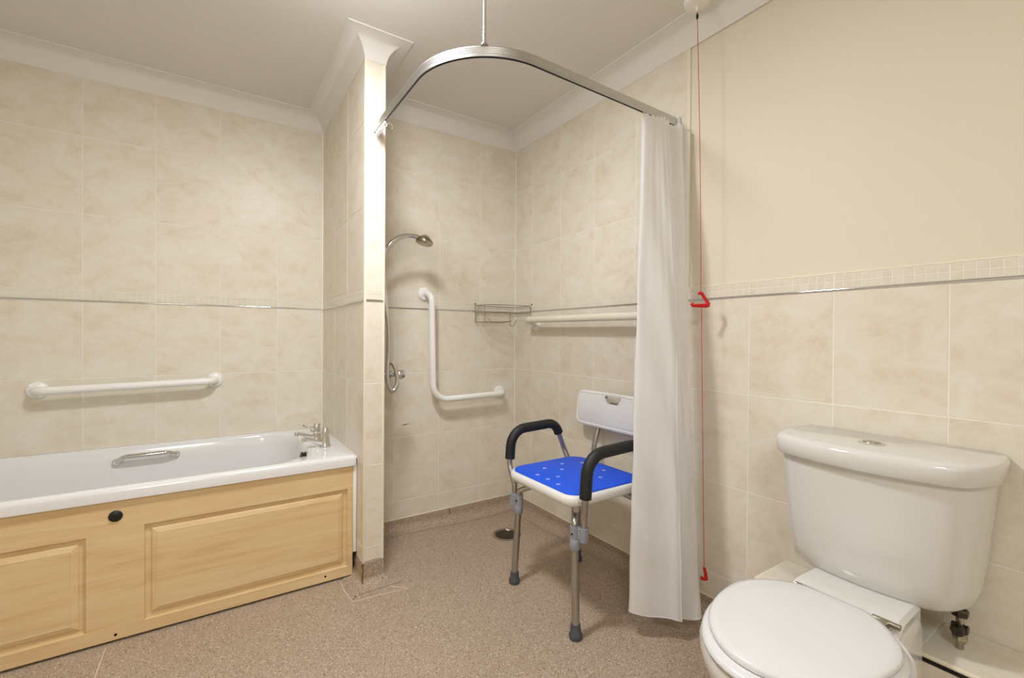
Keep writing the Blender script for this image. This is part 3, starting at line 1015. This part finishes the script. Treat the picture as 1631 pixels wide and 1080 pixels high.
g.loft([bring(.010, .019), bring(.001, .015), bring(0, .009), bring(.001, .004), bring(.008, 0.0), bring(.012, 0.0), bring(.0145, .0018), bring(.018, 0.0)])
board = obj('backrest', g, M['chairwhite'], chair, True, 50)
# slot handle in the board: cut with a boolean modifier applied to the mesh
bm = bmesh.new()
cut = G()
hy, hz = 1.418, 0.732
trap = [(-.046, .016), (.046, .016), (.050, .008), (.030, -.017), (-.030, -.017), (-.050, .008)]
cut.loft([[(BXc - .06, hy + a, hz + b) for a, b in trap], [(BXc + .12, hy + a, hz + b) for a, b in trap]])
co = obj('cutter', cut, M['chairwhite'], None, False)
md = board.modifiers.new('slot', 'BOOLEAN'); md.object = co; md.operation = 'DIFFERENCE'; md.solver = 'EXACT'
bpy.context.view_layer.update()
dg = bpy.context.evaluated_depsgraph_get()
nm = bpy.data.meshes.new_from_object(board.evaluated_get(dg))
board.modifiers.clear(); old = board.data; board.data = nm
bpy.data.objects.remove(co); bm.free()
# raised lip round the slot (moulded grip)
lip = G()
big = [(-.072, .0265), (.072, .0265), (.072, .014), (.042, -.031), (-.042, -.031), (-.072, .014)]
xo_ = BXc + (hz - .60) * .12 + .0085
lip.loft([[(xo_ + .008, hy + a, hz + b) for a, b in big], [(xo_ - .0035, hy + a * .97, hz + b * .97) for a, b in big], [(xo_ - .004, hy + a * .90, hz + b * .9) for a, b in big],
          [(xo_ - .002, hy + a, hz + b) for a, b in trap], [(xo_ + .012, hy + a, hz + b) for a, b in trap]], True, False, False)
obj('handle_rim', lip, M['chairwhite'], board, False)
for y in (1.522, 1.272):
    obj('back_post', G().tube(spline([(1.30, y, .414), (1.41, y, .418), (1.450, y, .45), (1.462, y, .52), (1.4925, y, .62), (1.502, y, .70)], 6), .0115, 16), AL, chair)

# ------------------------------------------------------------ toilet
toilet = thing('toilet', 'white close-coupled toilet with closed lid and chrome flush button', 'toilet', (1.2, 0.445, 0))
TC = 0.447
ce = M['ceramic']


def cist_ring(z, xf, xb, y0, y1, cr, n=12):
    """plan outline: flat back, bowed front"""
    pts = []
    W_ = (y1 - y0) / 2; yc = (y0 + y1) / 2
    for k in range(2 * n + 1):
        t = -1 + k / n
        y = yc + W_ * math.sin(t * PI / 2)
        s = abs(math.sin(t * PI / 2))
        x = xf + (xb - xf) * (0.20 * s ** 2 + 0.34 * s ** 14)
        pts.append((x, y, z))
    pts = [(xb, y0 + .01, z)] + [(xb - .05, y0, z)] + pts[0:] + [(xb - .05, y1, z)] + [(xb, y1 - .01, z)]
    return pts


CB = XR - .012
prof = [(.402, 1.330, .298, .600), (.406, 1.318, .282, .618), (.420, 1.306, .269, .634), (.455, 1.298, .262, .640), (.56, 1.288, .252, .650), (.70, 1.280, .240, .662)]
obj('cistern', G().loft([cist_ring(z, xf, CB, a, b, 0) for z, xf, a, b in prof]), ce, toilet, True, 50)
lp = [(.699, 1.275, .239, .664), (.701, 1.266, .232, .671), (.705, 1.262, .229, .674), (.735, 1.260, .227, .676), (.744, 1.263, .227, .671), (.749, 1.270, .232, .666), (.7508, 1.285, .240, .658)]
lid = obj('cistern_lid', G().loft([cist_ring(z, xf, XR - .006 - (0 if i < 6 else .003), a, b, 0) for i, (z, xf, a, b) in enumerate(lp)]), ce, toilet, True, 50)
btn = obj('flush_button', G().lathe([(.028, -.002), (.028, .002), (.024, .004), (.020, .0035)], (1.383, TC + .003, .750), (0, 0, 1), 28), M['chrome'], toilet)
obj('button_half', G().lathe([(.019, .003), (.018, .005), (.0005, .0058)], (1.383, TC + .003, .750), (0, 0, 1), 20, False, False), M['chrome_worn'], btn)


def egg(cx, a_f, a_b, b, z, n=48, xmax=None, yc=TC):
    r = []
    for k in range(n):
        t = 2 * PI * k / n
        c, s = math.cos(t), math.sin(t)
        x = cx - (a_f if c > 0 else a_b) * c
        y = yc + b * s * (1 if c > 0 else (1 - .10 * c * c))
        if xmax is not None: x = min(x, xmax)
        r.append((x, y, z))
    return r


# pan
g = G()
g.loft([egg(1.10, .20, .20, .105, .000), egg(1.10, .20, .20, .108, .012), egg(1.10, .19, .20, .098, .06), egg(1.08, .185, .20, .100, .16), egg(1.06, .20, .20, .125, .24), egg(1.04, .235, .20, .160, .32), egg(1.035, .252, .19, .174, .365), egg(1.035, .256, .19, .178, .385), egg(1.035, .252, .19, .174, .398), egg(1.035, .23, .18, .150, .400)])
g.box(1.10, 1.335, TC - .118, TC + .105, 0.10, .400, .03, 4)
pan = obj('pan', g, ce, toilet, True, 60)
# shelf behind the seat rising to the cistern
def shelf_ring(x, z, hw, zb):
    return [(x, TC - hw, zb), (x, TC - hw, z - .008), (x, TC - hw + .008, z), (x, TC + hw - .008, z), (x, TC + hw, z - .008), (x, TC + hw, zb)]


obj('cistern_shelf', G().loft([shelf_ring(1.10, .398, .10, .33), shelf_ring(1.165, .401, .115, .33), shelf_ring(1.19, .403, .113, .33), shelf_ring(1.205, .408, .111, .33), shelf_ring(1.225, .413, .110, .33), shelf_ring(1.24, .414, .110, .33), shelf_ring(1.335, .412, .107, .33)]), ce, toilet, True, 40)
SP = M['seatplastic']
seatr = obj('seat_ring', G().loft([egg(1.03, .248, .16, .163, .402, xmax=1.17), egg(1.03, .253, .165, .168, .405, xmax=1.175), egg(1.03, .253, .165, .168, .410, xmax=1.175), egg(1.03, .246, .16, .163, .4165, xmax=1.17), egg(1.03, .22, .15, .14, .417, xmax=1.165)]), SP, toilet, True, 60)
obj('seat_lid', G().loft([egg(1.03, .225, .150, .154, .4175, xmax=1.168), egg(1.03, .230, .152, .158, .4195, xmax=1.170), egg(1.03, .231, .152, .159, .427, xmax=1.170), egg(1.03, .227, .150, .155, .4315, xmax=1.166), egg(1.03, .212, .14, .142, .434, xmax=1.155), egg(1.03, .12, .10, .08, .4365), egg(1.03, .02, .02, .015, .437)]), SP, toilet, True, 60)
for y in (.515, .362):
    h = obj('hinge', G().tube([(1.182, y - .030, .417), (1.182, y + .018, .417)], .0065, 12).box(1.150, 1.188, y - .012, y + .004, .412, .4225, .003, 2), M['chrome_worn'], toilet)
    obj('hinge_bolt', G().lathe([(.010, 0), (.010, .005), (.007, .008)], (1.186, y - .004, .403), (0, 0, 1), 16), M['chrome'], h)
# inlet valve and pipe under the cistern
vt = thing('inlet_valve', 'chrome water inlet valve between cistern underside and tiled boxing', 'valve', (1.43, .295, LZ + .001))
obj('pipe', G().tube([(1.43, .295, LZ + .001), (1.43, .295, .4005)], .0075, 12), M['chrome_worn'], vt)
obj('nut', G().lathe([(.013, 0), (.014, .003), (.014, .014), (.012, .018)], (1.43, .295, .322), (0, 0, 1), 6), M['chrome_worn'], vt)
obj('nut', G().lathe([(.015, 0), (.016, .003), (.016, .012), (.013, .016)], (1.43, .295, .380), (0, 0, 1), 6), M['dark_metal'], vt)
obj('valve_body', G().tube([(1.43, .309, .352), (1.43, .281, .352)], .010, 14).lathe([(.012, 0), (.013, .012), (.010, .018)], (1.422, .295, .352), (-1, 0, 0), 14), M['dark_metal'], vt)

# ------------------------------------------------------------ curtain rail
ZR0, ZR1 = 1.843, 1.873
rail = thing('curtain_rail', 'curved aluminium shower curtain rail from partition end to right wall', 'curtain rail', (.66, 1.16, ZR0))
RXc, RYc = 0.553, 1.126
path = _old_arc([(RXc, YN - .001, 0), (RXc, RYc, 0), (XR - .001, RYc + .012, 0)], [.27], 70)
path2 = []
for a, b in zip(path[:-1], path[1:]):
    n_ = max(1, int((b - a).length / .03))
    for k in range(n_): path2.append(a.lerp(b, k / n_))
path2.append(path[-1])
H_ = ZR1 - ZR0
# profile across the rail: d>0 is the room side, ribbed face
prof = [(-.006, 0.0), (-.006, H_), (.006, H_)]
nr = 5
for k in range(nr):
    z1_ = H_ - .002 - k * (H_ - .006) / nr
    prof += [(.0062, z1_), (.0072, z1_ - .0012), (.0072, z1_ - .003)]
prof += [(.006, .001), (.006, 0.0), (.0025, 0.0), (.0025, .004), (-.0025, .004), (-.0025, 0.0)]
rings = []
for i, p in enumerate(path2):
    d = (path2[min(i + 1, len(path2) - 1)] - path2[max(i - 1, 0)]).normalized()
    nn = Vector((d.y, -d.x, 0))            # room side for this travelling direction
    if i == 0: nn = Vector((-1, 0, 0))
    rings.append([(p.x + nn.x * a, p.y + nn.y * a, ZR0 + z_) for a, z_ in prof])
track = obj('track', G().loft(rings), M['rail'], rail, True, 30)
obj('slot_shade', G().tube([(p.x, p.y, ZR0 - .0002) for p in path2], .0024, 6), M['black'], rail)  # black strip standing in for the shade in the rail's groove
obj('support_rod', G().tube([(.668, 1.170, ZR1), (.668, 1.170, ZC - .002)], .0055, 12).lathe([(.012, 0), (.012, .003), (.007, .008)], (.668, 1.170, ZR1 - .001), (0, 0, 1), 16)
    .lathe([(.024, 0), (.022, -.005), (.007, -.009)], (.668, 1.170, ZC - .0005), (0, 0, 1), 20), M['chrome'], rail)
obj('end_bracket', G().box(RXc - .011, RXc + .011, YN - .010, YN, ZR0 - .004, ZR1 + .003, .002, 2), M['rail'], rail)
obj('end_bracket', G().box(XR - .016, XR - .0005, RYc - .003, RYc + .026, ZR0 - .004, ZR1 + .004, .002, 2), M['clear'], rail)
glg = 'white curtain gliders parked at the partition end of the rail'


def glider(p, i):
    x, y = p
    t = thing('curtain_glider', 'small white curtain glider in the row parked at the partition end', 'glider', (x, y, ZR0 - .024), glg)
    obj('wheel', G().lathe([(.0055, -.004), (.0065, -.002), (.0065, .002), (.0055, .004)], (x, y, ZR0 - .006), (1, 0, 0), 12), M['clear'], t)
    obj('eye', G().tube([(x + .006 * math.cos(a), y, ZR0 - .017 + .006 * math.sin(a)) for a in [k * PI / 5 for k in range(11)]], .0014, 6), M['clear'], t)
    return t


for i in range(9):
    glider((RXc, YN - .016 - i * .0125), i)
# loose tab hanging at the first gliders
tb = obj('curtain_hook', G().tube(spline([(RXc + .004, YN - .118, ZR0 - .016), (RXc + .016, YN - .120, ZR0 - .006), (RXc + .030, YN - .122, ZR0 - .018), (RXc + .024, YN - .122, ZR0 - .026)], 5), .0022, 8), M['clear'])
tag(tb, 'white plastic curtain hook dangling from the parked gliders by the partition', 'hook')

# ------------------------------------------------------------ curtain
cur = thing('shower_curtain', 'white fabric shower curtain drawn to the right wall, touching the chair arm', 'curtain', (1.34, 1.05, .06))


def sp2(pts, n):
    return spline([(a, b, 0) for a, b in pts], n)


# plan of the cloth at rail height and at the hem, same number of control points
topP = [(1.398, 1.098), (1.388, 1.100), (1.375, 1.104), (1.360, 1.108), (1.340, 1.110), (1.314, 1.120), (1.318, 1.138), (1.338, 1.144), (1.360, 1.146), (1.382, 1.146),
        (1.402, 1.140), (1.414, 1.118), (1.426, 1.102), (1.442, 1.112), (1.452, 1.134), (1.464, 1.128), (1.474, 1.098), (1.488, 1.086), (1.500, 1.106), (1.514, 1.072)]
midP = [(1.352, 1.010), (1.334, 1.012), (1.314, 1.022), (1.290, 1.036), (1.260, 1.056), (1.232, 1.075), (1.246, 1.090), (1.272, 1.088), (1.300, 1.090), (1.328, 1.082),
        (1.350, 1.060), (1.368, 1.030), (1.384, 1.016), (1.398, 1.030), (1.408, 1.036), (1.418, 1.020), (1.428, 1.012), (1.442, 1.026), (1.456, 1.044), (1.466, 1.040)]
botP = [(1.302, .937), (1.290, .945), (1.274, .968), (1.246, .994), (1.210, 1.016), (1.180, 1.048), (1.196, 1.070), (1.235, 1.066), (1.275, 1.062), (1.300, 1.045),
        (1.315, 1.015), (1.326, .982), (1.340, .950), (1.358, .926), (1.374, .918), (1.388, .924), (1.400, .940), (1.412, .960), (1.424, .985), (1.436, 1.010)]
n_ = 7
T_, Mi, B_ = sp2(topP, n_), sp2(midP, n_), sp2(botP, n_)
NZ = 60
rowsv = []
zt_, zb_ = ZR0 - .012, .062
for j in range(NZ + 1):
    u = j / NZ
    r = []
    for k in range(len(T_)):
        s = k / (len(T_) - 1)
        if u < .45:
            w = u / .45; w = w * w * (3 - 2 * w) * .5 + w * .5
            p = T_[k].lerp(Mi[k], w)
        else:
            w = (u - .45) / .55
            p = Mi[k].lerp(B_[k], w)
        zt2 = zt_ - (.006 if (k // 4) % 2 else 0) - .028 * max(0, (s - .80) / .20) ** 1.5 - .010 * math.exp(-((s - .57) / .03) ** 2)
        hem = zb_ + .012 * math.sin(s * 9 + .5) + (.020 * math.exp(-((s - .28) / .08) ** 2)) - .006 * s
        z_ = zt2 + (hem - zt2) * u
        rip = .0035 * math.sin(u * 21 + s * 30) * math.sin(u * PI) + .0025 * math.sin(u * 47 + s * 11) * u
        r.append((p.x + rip * .5, p.y + rip, z_))
    rowsv.append(r)
g = G(); g.loft(rowsv, False, False, False)
cloth = obj('cloth', g, M['curtain'], cur, True, 180)
# hem
hemz = [(x, y, z_ + .0005) for x, y, z_ in rowsv[-1]]
obj('hem', G().tube(hemz[::2], .0014, 6), M['curtain'], cur)
free = [rowsv[j][0] for j in range(0, NZ + 1, 2)]
obj('side_hem', G().tube(free, .0022, 6), M['curtain'], cur)
for i, k in enumerate((0, 28, 35, 56, 77, 98)):
    x, y, z_ = rowsv[0][k]
    obj('curtain_hook', G().tube([(x, y, z_ - .012), (x, (y + RYc) / 2, z_ - .002), (x, RYc, ZR0 - .004)], .0018, 6), M['clear'], cur)

# ------------------------------------------------------------ emergency pull cord
pc = thing('pull_cord', 'red emergency pull cord with triangular handles hanging by the curtain', 'pull cord', (1.433, .972, .15))
obj('ceiling_rose', G().lathe([(.046, 0), (.046, -.008), (.040, -.018), (.018, -.024), (.008, -.026), (.004, -.040)], (1.425, .985, ZC - .0005), (0, 0, 1), 28), M['sealant'], pc)
cord = spline([(1.425, .985, ZC - .038), (1.4285, .978, 1.9), (1.432, .970, 1.5), (1.433, .966, 1.165)], 8)
obj('cord', G().tube(cord, .0011, 6), M['red'], pc)
obj('cord', G().tube(spline([(1.434, .964, 1.130), (1.435, .958, .80), (1.434, .950, .45), (1.433, .944, .215)], 8), .0011, 6), M['red'], pc)
obj('connector', G().lathe([(.003, 0), (.0045, .003), (.0045, .012), (.002, .018)], (1.4253, .9845, ZC - .066), (0, 0, 1), 10), M['black'], pc)


def tri(cx, cy, cz, s, lab, ang=0):
    # open triangle lying in the plane facing the camera: u to the right along (0.83,-0.55)
    ux, uy = math.cos(ang) * .83, -.55 * math.cos(ang)
    L = [(-.006, .030), (.002, .036), (.008, .033), (.033, -.006), (.031, -.012), (.024, -.0135), (-.026, -.0135), (-.031, -.009), (-.026, -.002)]
    pts = [(cx + ux * a * s, cy + uy * a * s, cz + b * s) for a, b in L]
    return obj('pull_handle', G().tube(pts, [.005 * s, .0065 * s, .0065 * s, .0075 * s, .009 * s, .0085 * s, .0065 * s, .006 * s, .0045 * s], 10, True), M['red'], pc, True, 80)


tri(1.430, .968, 1.138, .92, 'upper')
tri(1.434, .945, .180, .8, 'lower', 1.25)

# ------------------------------------------------------------ ceiling lamp above, out of frame
lampo = thing('ceiling_lamp', 'round flush ceiling lamp above the partition end, just outside the frame', 'lamp', (LAMP[0], LAMP[1], ZC - .03))
obj('base', G().lathe([(.11, 0), (.11, -.014), (.10, -.018)], (LAMP[0], LAMP[1], ZC - .0005), (0, 0, 1), 32), M['sealant'], lampo)
obj('diffuser', G().lathe([(.104, -.018), (.104, -.030), (.095, -.042), (.070, -.050), (.0005, -.055)], (LAMP[0], LAMP[1], ZC - .0005), (0, 0, 1), 32, True, False), emission('lamp_diffuser', 'FFFDF8', 2.5), lampo)
